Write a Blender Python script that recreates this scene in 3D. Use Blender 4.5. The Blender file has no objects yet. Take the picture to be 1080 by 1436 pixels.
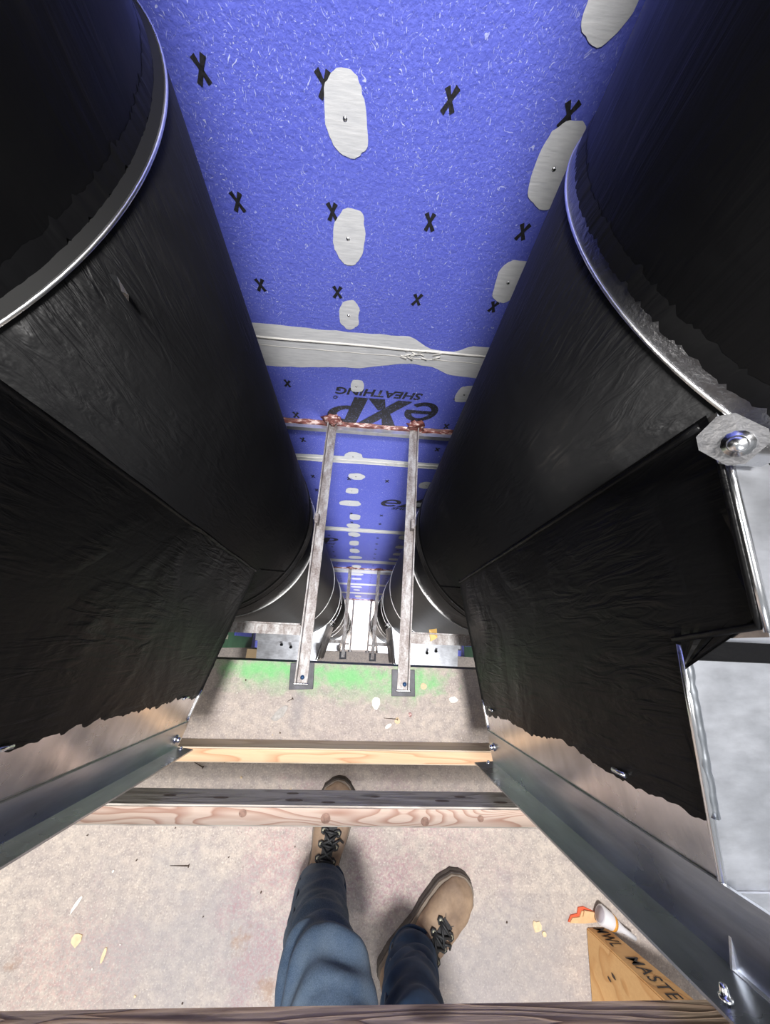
import bpy, bmesh, math, random
from mathutils import Vector, Matrix, noise
random.seed(7)
S = bpy.context.scene
C = S.collection
PI = math.pi

# ------------------------------------------------------------------ camera
H = 1.40                       # phone held 1.4 m above the slab, out over the shaft
camd = bpy.data.cameras.new('camera')
camd.sensor_fit = 'VERTICAL'; camd.sensor_height = 36.0
camd.lens = 481.18 * 36.0 / 1436.0
camd.clip_start = 0.02
cam = bpy.data.objects.new('camera', camd); C.objects.link(cam)
Rr = ((0.9968, 0.0403, 0.0685), (0.0626, -0.9288, -0.3651), (0.0489, 0.3683, -0.9284))
right, down, fwd = [Vector(r).normalized() for r in Rr]
m = Matrix((right, -down, -fwd)).transposed().to_4x4()
m.translation = Vector((0, 0, H))
cam.matrix_world = m
S.camera = cam

# ------------------------------------------------------------------ light
w = bpy.data.worlds.new('daylight'); S.world = w; w.use_nodes = True
bg = w.node_tree.nodes['Background']
bg.inputs[0].default_value = (0.93, 0.96, 1.0, 1); bg.inputs[1].default_value = 0.28
S.view_settings.view_transform = 'Standard'; S.view_settings.look = 'None'
S.view_settings.gamma = 1.0; S.view_settings.use_curve_mapping = False
S.view_settings.exposure = 0.35

def area(name, loc, target, size, power, col=(1, 1, 1)):
    l = bpy.data.lights.new(name, 'AREA'); l.energy = power; l.size = size; l.color = col; l.shape = 'DISK'
    o = bpy.data.objects.new(name, l); C.objects.link(o); o.location = loc
    d = Vector(target) - Vector(loc); o.rotation_euler = d.to_track_quat('-Z', 'Y').to_euler()
    return o
area('ceiling_work_light', (0.03, -0.22, 3.0), (0.0, -0.05, 0), 0.34, 100, (1, .975, .95))
area('room_window_light', (0.3, -3.4, 1.9), (0.0, 1.0, 0.5), 1.9, 20, (.96, .98, 1))
area('side_work_light', (-3.0, -0.50, 2.0), (0.1, -0.6, 0.1), 0.30, 26, (1, .95, .88))
for i, (zz, e) in enumerate(((-0.75, 58), (-4.0, 80), (-7.2, 260))):
    area('storey_light', (0.2, -1.5, zz), (0.0, 0.4, zz - 1.6), 0.9, e)
area('ground_floor_light', (0.0, -0.8, -7.4), (0.05, 0.5, -9.78), 1.2, 420)

# ------------------------------------------------------------------ materials
def newmat(name):
    mt = bpy.data.materials.new(name); mt.use_nodes = True
    nt = mt.node_tree; b = nt.nodes['Principled BSDF']
    return mt, nt, b
def N(nt, t, **kw):
    n = nt.nodes.new(t)
    for k, v in kw.items():
        if k in n.inputs: n.inputs[k].default_value = v
        else: setattr(n, k, v)
    return n
def L(nt, a, b): nt.links.new(a, b)
def srgb(r, g, b):
    f = lambda c: ((c / 255 + .055) / 1.055) ** 2.4 if c > 10 else c / 255 / 12.92
    return (f(r), f(g), f(b), 1)
def coords(nt, scale=(1, 1, 1), rot=(0, 0, 0)):
    tc = N(nt, 'ShaderNodeTexCoord'); mp = N(nt, 'ShaderNodeMapping')
    mp.inputs['Scale'].default_value = scale; mp.inputs['Rotation'].default_value = rot
    L(nt, tc.outputs['Object'], mp.inputs['Vector']); return mp.outputs['Vector']
def noise_tex(nt, vec, scale, detail=4, rough=.55, dist=0):
    n = N(nt, 'ShaderNodeTexNoise'); n.inputs['Scale'].default_value = scale
    n.inputs['Detail'].default_value = detail; n.inputs['Roughness'].default_value = rough
    n.inputs['Distortion'].default_value = dist
    L(nt, vec, n.inputs['Vector']); return n.outputs['Fac']
def ramp(nt, fac, stops):
    r = N(nt, 'ShaderNodeValToRGB'); e = r.color_ramp.elements
    while len(e) < len(stops): e.new(0.5)
    for el, (p, c) in zip(e, stops): el.position = p; el.color = c
    L(nt, fac, r.inputs['Fac']); return r.outputs['Color']
def mix(nt, fac, a, b, mode='MIX'):
    mx = N(nt, 'ShaderNodeMix'); mx.data_type = 'RGBA'; mx.blend_type = mode
    for sock, v in ((mx.inputs[0], fac), (mx.inputs[6], a), (mx.inputs[7], b)):
        if hasattr(v, 'links'): L(nt, v, sock)
        else: sock.default_value = v
    return mx.outputs[2]
def mapr(nt, v, a, b, c=0, d=1):
    r = N(nt, 'ShaderNodeMapRange'); r.inputs[1].default_value = a; r.inputs[2].default_value = b
    r.inputs[3].default_value = c; r.inputs[4].default_value = d
    L(nt, v, r.inputs[0]); return r.outputs[0]
def math_(nt, op, a, b=0.0):
    n = N(nt, 'ShaderNodeMath', operation=op)
    for s, v in ((n.inputs[0], a), (n.inputs[1], b)):
        if hasattr(v, 'links'): L(nt, v, s)
        else: s.default_value = v
    return n.outputs[0]
def bump(nt, b, h, strength, dist=.01):
    n = N(nt, 'ShaderNodeBump'); n.inputs['Strength'].default_value = strength; n.inputs['Distance'].default_value = dist
    L(nt, h, n.inputs['Height']); L(nt, n.outputs['Normal'], b.inputs['Normal'])
def flat(name, col, rough=.6, metal=0, noise_s=None, var=.15, bmp=0):
    mt, nt, b = newmat(name)
    b.inputs['Roughness'].default_value = rough; b.inputs['Metallic'].default_value = metal
    if noise_s:
        f = noise_tex(nt, coords(nt), noise_s, 5)
        lo = tuple(c * (1 - var) for c in col[:3]) + (1,); hi = tuple(min(1, c * (1 + var)) for c in col[:3]) + (1,)
        L(nt, ramp(nt, f, ((.3, lo), (.7, hi))), b.inputs['Base Color'])
        if bmp: bump(nt, b, f, bmp, .005)
    else: b.inputs['Base Color'].default_value = col
    return mt

def mastic(name, rot, scale, strength=.55, rough=.40):
    mt, nt, b = newmat(name)
    v = coords(nt, scale, rot)
    s1 = noise_tex(nt, v, 1.0, 3, .5, 1.2)
    fine = noise_tex(nt, coords(nt), 160, 2, .5)
    big = noise_tex(nt, coords(nt), 3.2, 4, .6, .5)
    dust = mapr(nt, big, .60, .78, 0, 1)
    sc = math_(nt, 'MULTIPLY', dust, mapr(nt, s1, .5, .7))
    L(nt, mix(nt, sc, (.0030, .0030, .0034, 1), (.016, .0145, .0135, 1)), b.inputs['Base Color'])
    L(nt, mapr(nt, big, .35, .7, rough - .06, rough + .16), b.inputs['Roughness'])
    # stroke relief shows in patches only
    b.inputs['Specular IOR Level'].default_value = .125
    patch = mapr(nt, noise_tex(nt, coords(nt), 5.5, 3, .5, .8), .38, .62, .12, 1)
    h = math_(nt, 'ADD', math_(nt, 'MULTIPLY', s1, patch), math_(nt, 'MULTIPLY', fine, .06))
    bump(nt, b, h, strength, .006)
    return mt
M = {}
M['mastic_duct'] = mastic('black_mastic_brushed_on_duct', (.5, .35, .7), (26, 90, 16), .42)
M['mastic_plate'] = mastic('black_mastic_brushed_on_plate', (.35, .1, .15), (32, 64, 12), .8, .38)
M['mastic_upper'] = mastic('black_mastic_upper_duct', (.2, .5, .3), (22, 60, 9), .22, .42)

mt, nt, b = newmat('black_duct_lower'); M['duct_low'] = mt
v = coords(nt, (3, 3, 60)); s = noise_tex(nt, v, 1, 3)
L(nt, ramp(nt, s, ((.3, (.010, .010, .010, 1)), (.7, (.022, .020, .018, 1)))), b.inputs['Base Color'])
b.inputs['Roughness'].default_value = .5; b.inputs['Specular IOR Level'].default_value = .06; bump(nt, b, s, .08)

def galv(name, col, rough, streak=(4, 4, 4), strength=.04, metal=1.0):
    mt, nt, b = newmat(name)
    s = noise_tex(nt, coords(nt, streak), 6, 5, .6); big = noise_tex(nt, coords(nt), 9, 4)
    lo = tuple(c * .82 for c in col) + (1,); hi = tuple(min(1, c * 1.08) for c in col) + (1,)
    L(nt, ramp(nt, s, ((.3, lo), (.7, hi))), b.inputs['Base Color'])
    b.inputs['Metallic'].default_value = metal
    L(nt, mapr(nt, big, .3, .7, rough - .06, rough + .08), b.inputs['Roughness'])
    bump(nt, b, s, strength); return mt
M['galv'] = galv('galvanised_sheet', (.72, .72, .74), .30, (3, 3, 3))
M['galv_top'] = galv('galvanised_sheet_top', (.68, .70, .75), .42, (5, 12, 5), .03)
M['galv_plate'] = galv('bare_sheet_on_branch', (.77, .75, .74), .24, (2, 2, 6), .03)
M['angle_dark'] = galv('flange_angle_steel', (.50, .53, .57), .30, (8, 8, 1.5), .04)
M['bright'] = galv('bright_zinc', (.85, .86, .88), .22)
M['lug'] = galv('worn_lug_steel', (.26, .26, .27), .42, (5, 5, 5), .3)
M['collar'] = galv('dull_collar_steel', (.20, .20, .21), .34, (12, 12, 12), .25)
M['ring'] = galv('zinc_band', (.82, .82, .82), .30)

mt, nt, b = newmat('rusty_mill_steel'); M['rust_steel'] = mt
f1 = noise_tex(nt, coords(nt, (1, .35, 1)), 34, 6, .7); f2 = noise_tex(nt, coords(nt), 160, 3)
c = ramp(nt, f1, ((.36, (.12, .075, .06, 1)), (.5, (.34, .31, .30, 1)), (.62, (.66, .67, .68, 1))))
L(nt, mix(nt, .5, c, ramp(nt, f2, ((.3, (.17, .14, .13, 1)), (.7, (.44, .43, .43, 1))))), b.inputs['Base Color'])
b.inputs['Metallic'].default_value = .4; b.inputs['Roughness'].default_value = .55; bump(nt, b, f2, .12, .003)
M['dark_steel'] = flat('dark_base_plate_steel', (.055, .055, .065, 1), .5, .3, 40, .35)

# blue gypsum sheathing with pale glass fibres
mt, nt, b = newmat('blue_fibre_sheathing'); M['blue'] = mt
v = coords(nt)
warp = N(nt, 'ShaderNodeTexNoise'); warp.inputs['Scale'].default_value = 26; L(nt, v, warp.inputs['Vector'])
vm = N(nt, 'ShaderNodeVectorMath', operation='MULTIPLY_ADD')
L(nt, warp.outputs['Color'], vm.inputs[0]); vm.inputs[1].default_value = (.05, .05, .05); L(nt, v, vm.inputs[2])
vv = vm.outputs[0]
def fibre(sc, thr, rot):
    mp = N(nt, 'ShaderNodeMapping'); mp.inputs['Rotation'].default_value = (0, rot, 0); mp.inputs['Scale'].default_value = sc
    L(nt, vv, mp.inputs['Vector'])
    n = noise_tex(nt, mp.outputs[0], 1, 1, .5)
    return mapr(nt, n, thr, thr + .05)
fb = math_(nt, 'MAXIMUM', fibre((380, 1, 105), .665, .6), math_(nt, 'MAXIMUM', fibre((400, 1, 110), .67, -.7), fibre((105, 1, 380), .675, .2)))
dens = mapr(nt, noise_tex(nt, v, 7, 4), .3, .65, .25, 1)
fb = math_(nt, 'MULTIPLY', fb, dens)
big = noise_tex(nt, v, 1.7, 4); mid = noise_tex(nt, v, 110, 3, .6)
base = mix(nt, mapr(nt, big, .3, .7), srgb(90, 99, 200), srgb(103, 113, 213))
base = mix(nt, mapr(nt, mid, .35, .7, 0, .5), base, srgb(70, 82, 190))
L(nt, mix(nt, math_(nt, 'MULTIPLY', fb, .8), base, srgb(205, 212, 240)), b.inputs['Base Color'])
b.inputs['Roughness'].default_value = .62
bump(nt, b, math_(nt, 'ADD', mid, math_(nt, 'MULTIPLY', noise_tex(nt, v, 45, 3), .8)), .5, .004)

mt, nt, b = newmat('joint_compound'); M['compound'] = mt
s = noise_tex(nt, coords(nt, (3, 3, 22)), 6, 5); L(nt, ramp(nt, s, ((.3, srgb(190, 192, 197)), (.7, srgb(212, 213, 216)))), b.inputs['Base Color'])
b.inputs['Roughness'].default_value = .7; bump(nt, b, s, .25, .003)
M['compound_ridge'] = flat('joint_compound_ridge', srgb(206, 204, 200), .6, 0, 30, .08, .1)
M['ink'] = flat('black_print_ink', (.012, .012, .016, 1), .6, 0, 220, .9)
mt, nt, b = newmat('worn_print_ink'); M['worn_ink'] = mt
s = noise_tex(nt, coords(nt), 150, 3, .7); L(nt, ramp(nt, s, ((.56, (.010, .010, .016, 1)), (.74, srgb(96, 104, 160)))), b.inputs['Base Color'])
b.inputs['Roughness'].default_value = .6
M['green_wall'] = flat('green_board', srgb(72, 112, 84), .7, 0, 5, .2)
M['stud'] = flat('pale_stud', srgb(180, 180, 160), .6)
M['backing'] = flat('wall_backing', (.3, .3, .32, 1), .8)

mt, nt, b = newmat('red_firestop_sealant'); M['firestop'] = mt
s = noise_tex(nt, coords(nt, (.35, 1, 1)), 60, 4, .6); L(nt, ramp(nt, s, ((.40, srgb(84, 44, 40)), (.54, srgb(140, 84, 78)), (.62, srgb(222, 200, 194)))), b.inputs['Base Color'])
b.inputs['Roughness'].default_value = .45; bump(nt, b, s, .5, .006)

# concrete
def concrete(name, stains):
    mt, nt, b = newmat(name); v = coords(nt)
    n1 = noise_tex(nt, v, 5.0, 8, .7); n2 = noise_tex(nt, v, 42, 5, .65); n3 = noise_tex(nt, v, 190, 3, .6)
    c = mix(nt, mapr(nt, n1, .3, .7), srgb(176, 164, 158), srgb(200, 188, 176))
    c = mix(nt, mapr(nt, n2, .36, .68, 0, .75), c, srgb(148, 140, 138))
    c = mix(nt, mapr(nt, n3, .56, .68, 0, .6), c, srgb(222, 212, 202))
    c = mix(nt, mapr(nt, n3, .42, .30, 0, .5), c, srgb(112, 102, 98))
    if stains:
        def blob(cx, cy, r, soft, sx=1, sy=1, sc=9, amt=.35):
            sb = N(nt, 'ShaderNodeVectorMath', operation='SUBTRACT'); L(nt, v, sb.inputs[0]); sb.inputs[1].default_value = (cx, cy, 0)
            ml = N(nt, 'ShaderNodeVectorMath', operation='MULTIPLY'); L(nt, sb.outputs[0], ml.inputs[0]); ml.inputs[1].default_value = (1 / sx, 1 / sy, 0)
            ln = N(nt, 'ShaderNodeVectorMath', operation='LENGTH'); L(nt, ml.outputs[0], ln.inputs[0])
            d = math_(nt, 'ADD', ln.outputs['Value'], math_(nt, 'MULTIPLY', math_(nt, 'SUBTRACT', noise_tex(nt, v, sc, 5, .65), .5), amt * 2))
            return mapr(nt, d, r + soft, r - soft)
        speck = mapr(nt, noise_tex(nt, v, 120, 3, .7), .42, .62)
        for (cx, cy, r, sx, sy, col, a) in (
            (.12, -.66, .10, 1, .8, srgb(150, 96, 120), .45), (-.22, -.66, .10, 1, 1.3, srgb(176, 112, 122), .5),
            (-.24, -.83, .06, 1, 1, srgb(170, 100, 112), .5), (-.72, -.85, .16, 1, .7, srgb(196, 140, 136), .35),
            (.32, -.58, .12, 1.2, 1, srgb(176, 130, 140), .3), (.05, -.45, .1, 2, .5, srgb(165, 140, 150), .35)):
            k = math_(nt, 'MULTIPLY', blob(cx, cy, r, .08, sx, sy), math_(nt, 'MULTIPLY', speck, a))
            c = mix(nt, k, c, col)
        for (cx, cy, r, sx, sy) in ((-.40, -.80, .22, 1.4, .7), (.45, -.9, .2, 1.2, .8)):   # grey scuffed patches
            c = mix(nt, math_(nt, 'MULTIPLY', blob(cx, cy, r, .1, sx, sy), .5), c, srgb(146, 144, 148))
        # green spray paint along the slab edge
        for (cx, cy, r, sx, sy, a) in ((-.06, -.100, .13, 1.0, .22, .55), (.20, -.105, .09, .9, .34, .62), (-.36, -.088, .14, .9, .2, .55), (.05, -.13, .12, 1.4, .34, .25), (-.3, -.11, .14, 1, .3, .25)):
            c = mix(nt, math_(nt, 'MULTIPLY', blob(cx, cy, r, .09, sx, sy, 22, .2), a), c, srgb(96, 208, 112))
        c = mix(nt, math_(nt, 'MULTIPLY', blob(-.205, -.215, .035, .02, .55, 1.8, 20, .02), .4), c, srgb(128, 128, 134))
        for (cx, cy, r) in ((-.10, -.9, .03), (-.16, -1.02, .025), (-.8, -.85, .015), (-.19, -.80, .03)):   # rust marks
            c = mix(nt, math_(nt, 'MULTIPLY', blob(cx - .1, cy, r * .6, .012, 1, 1, 40, .05), .45), c, srgb(140, 100, 70))
    L(nt, c, b.inputs['Base Color']); b.inputs['Roughness'].default_value = .85
    bump(nt, b, math_(nt, 'ADD', n2, n3), .28, .004)
    return mt
M['floor'] = concrete('dusty_concrete', True)
M['floor_low'] = concrete('lower_concrete', False)

def wood(name, pale, line, k=26, sx=1.4, across=16, knot=True, dark=None, lw=.1):
    mt, nt, b = newmat(name)
    v = coords(nt, (sx, across, across * .8))
    n1 = noise_tex(nt, v, 1.0, 2, .45, .3)
    ph = math_(nt, 'FRACT', math_(nt, 'MULTIPLY', n1, k))
    ln = ramp(nt, ph, ((0, (1, 1, 1, 1)), (lw, (.75, .75, .75, 1)), (lw + .35, (0, 0, 0, 1)), (.92, (0, 0, 0, 1)), (1, (1, 1, 1, 1))))
    fib = noise_tex(nt, coords(nt, (5, 130, 130)), 1, 3, .6)
    c = mix(nt, ln, pale, line)
    c = mix(nt, mapr(nt, fib, .3, .7, 0, .3), c, line)
    if dark:
        c = mix(nt, mapr(nt, noise_tex(nt, coords(nt, (3, 20, 20)), 2, 5, .7), .52, .68, 0, .7), c, dark)
    vo = N(nt, 'ShaderNodeTexVoronoi'); vo.inputs['Scale'].default_value = 1; L(nt, coords(nt, (6.5, 17, 17)), vo.inputs['Vector'])
    if knot: c = mix(nt, mapr(nt, vo.outputs['Distance'], .2, .1, 0, .8), c, tuple(x * .45 for x in line[:3]) + (1,))
    L(nt, c, b.inputs['Base Color']); b.inputs['Roughness'].default_value = .75
    bump(nt, b, math_(nt, 'ADD', fib, ln), .2, .003)
    return mt
M['rail_top'] = wood('pale_pink_fir', srgb(204, 184, 170), srgb(164, 128, 112), 24, 1.8, 13, knot=False)
M['rail_side'] = wood('weathered_grey_fir', srgb(206, 199, 190), srgb(166, 158, 150), 12, dark=srgb(136, 126, 116))
M['toe'] = wood('fresh_spruce', srgb(224, 190, 154), srgb(196, 150, 114), 9, lw=.05)
M['toe_side'] = wood('toe_board_side', srgb(216, 200, 178), srgb(188, 168, 144), 6, knot=False)
M['top_rail'] = wood('dark_weathered_rail', srgb(222, 196, 170), srgb(160, 130, 108), 11, 2.5, 30, dark=srgb(126, 100, 84))
M['ply'] = wood('tan_plywood', srgb(206, 164, 112), srgb(188, 140, 88), 8, 6, 6, knot=False, lw=.05)
M['denim'] = None
mt, nt, b = newmat('dusty_blue_denim'); M['denim'] = mt
v = coords(nt); d1 = noise_tex(nt, v, 9, 5, .6); wv = noise_tex(nt, coords(nt, (900, 900, 300)), 1, 2)
c = mix(nt, mapr(nt, d1, .35, .68), srgb(38, 60, 84), srgb(76, 90, 104))
c = mix(nt, mapr(nt, wv, .4, .65, 0, .25), c, srgb(110, 126, 146))
c = mix(nt, mapr(nt, noise_tex(nt, v, 5, 3), .55, .72, 0, .5), c, srgb(116, 116, 116))
L(nt, c, b.inputs['Base Color']); b.inputs['Roughness'].default_value = .85; bump(nt, b, wv, .15, .002)
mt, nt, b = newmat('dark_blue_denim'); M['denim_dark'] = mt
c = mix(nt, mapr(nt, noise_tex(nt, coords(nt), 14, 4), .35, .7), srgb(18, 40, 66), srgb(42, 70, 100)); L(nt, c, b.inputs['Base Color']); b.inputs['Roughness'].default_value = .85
mt, nt, b = newmat('tan_boot_leather'); M['leather'] = mt
v = coords(nt); d1 = noise_tex(nt, v, 18, 5, .6); d2 = noise_tex(nt, v, 6, 3)
c = mix(nt, mapr(nt, d1, .35, .7), srgb(118, 98, 82), srgb(162, 138, 114)); c = mix(nt, mapr(nt, d2, .55, .75, 0, .6), c, srgb(104, 90, 84))
L(nt, c, b.inputs['Base Color']); b.inputs['Roughness'].default_value = .75; bump(nt, b, d1, .25, .004)
M['sole'] = flat('grey_rubber_sole', srgb(74, 68, 64), .7, 0, 40, .3)
M['welt'] = flat('boot_welt', srgb(120, 108, 96), .7)
M['lace'] = flat('black_lace', (.012, .013, .015, 1), .6)
M['eyelet'] = flat('pale_eyelet', srgb(178, 176, 156), .4, .4)
M['tongue'] = flat('dark_tongue', srgb(46, 46, 48), .8, 0, 80, .4)
M['orange'] = flat('orange_card_edge', srgb(216, 96, 62), .7)
M['card'] = flat('torn_tan_card', srgb(214, 174, 130), .85, 0, 40, .12)
M['white_plastic'] = flat('white_plastic', srgb(222, 220, 224), .4)
M['orange_band'] = flat('orange_band', srgb(214, 150, 60), .5)
M['nail'] = flat('brown_steel_nail', srgb(84, 70, 62), .5, .6)
M['chip'] = flat('pale_wood_chip', srgb(220, 196, 160), .8, 0, 60, .15)
M['white_chip'] = flat('white_scrap', srgb(226, 222, 214), .6)
M['grey_scrap'] = flat('dull_grey_scrap', srgb(150, 146, 142), .5, .2, 60, .3)
M['cardboard'] = flat('cardboard', srgb(178, 152, 118), .85, 0, 8, .12)
M['blue_bolt'] = flat('blue_anchor_head', srgb(70, 104, 150), .4, .5)
M['tape'] = flat('yellow_masking_tape', srgb(226, 186, 112), .6)
M['orange_plastic'] = flat('orange_plastic', srgb(232, 84, 36), .4)
M['black'] = flat('black_rubber', (.006, .006, .006, 1), .6)
M['black'].node_tree.nodes['Principled BSDF'].inputs['Specular IOR Level'].default_value = .08

# ------------------------------------------------------------------ mesh helpers
def link_mesh(name, verts, faces, mat, parent=None, smooth=False, mats=None, fmat=None):
    me = bpy.data.meshes.new(name); me.from_pydata([tuple(v) for v in verts], [], faces)
    if mats:
        for x in mats: me.materials.append(x)
        if fmat:
            for p, k in zip(me.polygons, fmat): p.material_index = k
    else: me.materials.append(mat)
    bm = bmesh.new(); bm.from_mesh(me); bmesh.ops.recalc_face_normals(bm, faces=bm.faces[:]); bm.to_mesh(me); bm.free()
    if smooth:
        for p in me.polygons: p.use_smooth = True
    o = bpy.data.objects.new(name, me); C.objects.link(o); adopt(o, parent); return o
def adopt(o, parent):
    if parent is not None:
        o.parent = parent
        if parent.type == 'EMPTY': o.matrix_parent_inverse = Matrix.Translation(-parent.location)
def thing(name, label, cat, loc=(0, 0, 0), group=None):
    o = bpy.data.objects.new(name, None); C.objects.link(o); o.location = loc; o.empty_display_size = .05
    return tag(o, label, cat, group)
def tag(o, label, cat, group=None):
    o['label'] = label; o['category'] = cat
    if group: o['group'] = group
    return o
def struct(o): o['kind'] = 'structure'; return o
def prism(pts, d0, d1, ax='z'):
    """extrude polygon pts (2D) between d0 and d1 along axis; returns verts, faces"""
    n = len(pts); mk = {'z': lambda a, b_, d: (a, b_, d), 'y': lambda a, b_, d: (a, d, b_), 'x': lambda a, b_, d: (d, a, b_)}[ax]
    v = [mk(a, b_, d0) for a, b_ in pts] + [mk(a, b_, d1) for a, b_ in pts]
    f = [tuple(range(n))[::-1], tuple(range(n, 2 * n))] + [(i, (i + 1) % n, n + (i + 1) % n, n + i) for i in range(n)]
    return v, f
def boxm(name, lo, hi, mat, parent=None, bev=0, seg=2, mats=None, fm=None, rotz=0, piv=None):
    (x0, y0, z0), (x1, y1, z1) = lo, hi
    v = [(x0, y0, z0), (x1, y0, z0), (x1, y1, z0), (x0, y1, z0), (x0, y0, z1), (x1, y0, z1), (x1, y1, z1), (x0, y1, z1)]
    f = [(0, 3, 2, 1), (4, 5, 6, 7), (0, 1, 5, 4), (1, 2, 6, 5), (2, 3, 7, 6), (3, 0, 4, 7)]
    if rotz:
        pv = Vector(piv or ((x0 + x1) / 2, (y0 + y1) / 2, 0)); Rm = Matrix.Rotation(rotz, 3, 'Z')
        v = [tuple(Rm @ (Vector(p) - pv) + pv) for p in v]
    o = link_mesh(name, v, f, mat, parent, mats=mats, fmat=fm)
    if bev:
        bm = bmesh.new(); bm.from_mesh(o.data)
        bmesh.ops.bevel(bm, geom=bm.edges[:], offset=bev, segments=seg, affect='EDGES', profile=.5); bm.to_mesh(o.data); bm.free()
    return o
def tube(name, pts, r, mat, parent=None, n=8, cap=True):
    pts = [Vector(p) for p in pts]; v = []; f = []
    for i, p in enumerate(pts):
        t = (pts[min(i + 1, len(pts) - 1)] - pts[max(i - 1, 0)]).normalized()
        a = t.orthogonal().normalized() if i == 0 else (a - t * a.dot(t)).normalized()
        b_ = t.cross(a); rr = r[i] if isinstance(r, (list, tuple)) else r
        v += [p + (a * math.cos(2 * PI * k / n) + b_ * math.sin(2 * PI * k / n)) * rr for k in range(n)]
    for i in range(len(pts) - 1):
        for k in range(n): f.append((i * n + k, i * n + (k + 1) % n, (i + 1) * n + (k + 1) % n, (i + 1) * n + k))
    if cap: f += [tuple(range(n))[::-1], tuple(range((len(pts) - 1) * n, len(pts) * n))]
    return link_mesh(name, v, f, mat, parent, True)
def lathe(name, prof, cx, cy, mat, parent=None, n=96, a0=0, a1=2 * PI, smooth=True, closed_prof=False):
    """prof = list of (r,z)"""
    full = abs(a1 - a0 - 2 * PI) < 1e-6; k = n if full else n + 1; v = []; f = []; P = len(prof)
    for i in range(k):
        a = a0 + (a1 - a0) * i / n
        v += [(cx + r * math.cos(a), cy + r * math.sin(a), z) for r, z in prof]
    for i in range(n):
        j = (i + 1) % k
        for q in range(P if closed_prof else P - 1):
            f.append((i * P + q, j * P + q, j * P + (q + 1) % P, i * P + (q + 1) % P))
    o = link_mesh(name, v, f, mat, parent, smooth)
    return o
def bolt(name, p, nrm, r, h, mat, parent=None, n=12):
    """domed round head on a washer"""
    nrm = Vector(nrm).normalized(); p = Vector(p); a = nrm.orthogonal().normalized(); b_ = nrm.cross(a)
    prof = [(r * 1.5, 0), (r * 1.5, h * .2), (r, h * .22), (r, h * .65), (r * .75, h * .92), (0.0001, h)]
    v = []; f = []; P = len(prof)
    for i in range(n):
        an = 2 * PI * i / n
        v += [p + nrm * z + (a * math.cos(an) + b_ * math.sin(an)) * rr for rr, z in prof]
    for i in range(n):
        j = (i + 1) % n
        for q in range(P - 1): f.append((i * P + q, j * P + q, j * P + q + 1, i * P + q + 1))
    return link_mesh(name, v, f, mat, parent, True)
def smooth_by_angle(o, ang=35):
    bm = bmesh.new(); bm.from_mesh(o.data)
    for f in bm.faces: f.smooth = True
    for e in bm.edges:
        if len(e.link_faces) == 2 and e.calc_face_angle(0) > math.radians(ang): e.smooth = False
    bm.to_mesh(o.data); bm.free()

# ------------------------------------------------------------------ setting
ST = 3.26                                    # storey height
EDGE = -0.062                                # slab edge
XW = 1.36
floor = struct(boxm('floor', (-3.2, -3.6, -.2), (3.2, EDGE, 0), M['floor']))
floor['label'] = 'dusty beige concrete slab with green spray paint along its edge'
for k in (1, 2):
    struct(boxm('floor_below', (-3.2, -3.6, -.2 - ST * k), (3.2, EDGE, -ST * k), M['floor_low']))
struct(boxm('floor_ground', (-3.2, -3.6, -.2 - ST * 3), (3.2, 1.9, -ST * 3), M['floor_low']))
WY = 1.0
wall = struct(boxm('wall_back', (-XW, WY + .013, -9.1), (XW, WY + .12, 2.9), M['backing']))
wall['label'] = 'blue fibre-faced sheathing wall of the shaft with pale taped joints'
zj = [2.9, 1.69, .47, -.36, -1.58, -2.80, -3.52, -4.56, -5.60, -6.75, -7.95, -9.1]
def text_mesh(name, s, w_, h_, x0, z0, flip, parent, mat, shear=.22, off=.018):
    cu = bpy.data.curves.new('t', 'FONT'); cu.body = s; cu.shear = shear; cu.offset = off; cu.resolution_u = 3
    ob = bpy.data.objects.new('t', cu); C.objects.link(ob)
    me = bpy.data.meshes.new_from_object(ob.evaluated_get(bpy.context.evaluated_depsgraph_get()))
    bpy.data.objects.remove(ob)
    xs = [v.co.x for v in me.vertices]; ys = [v.co.y for v in me.vertices]
    ax, bx, ay, by = min(xs), max(xs), min(ys), max(ys)
    for v in me.vertices:
        u = (v.co.x - ax) / (bx - ax) * w_; t = (v.co.y - ay) / (by - ay) * h_
        v.co = (x0 - u, WY - .0012, z0 - t) if flip else (x0 + u, WY - .0012, z0 + t)
    me.materials.clear(); me.materials.append(mat); me.name = name
    o = bpy.data.objects.new(name, me); C.objects.link(o); adopt(o, parent); return o
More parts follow.
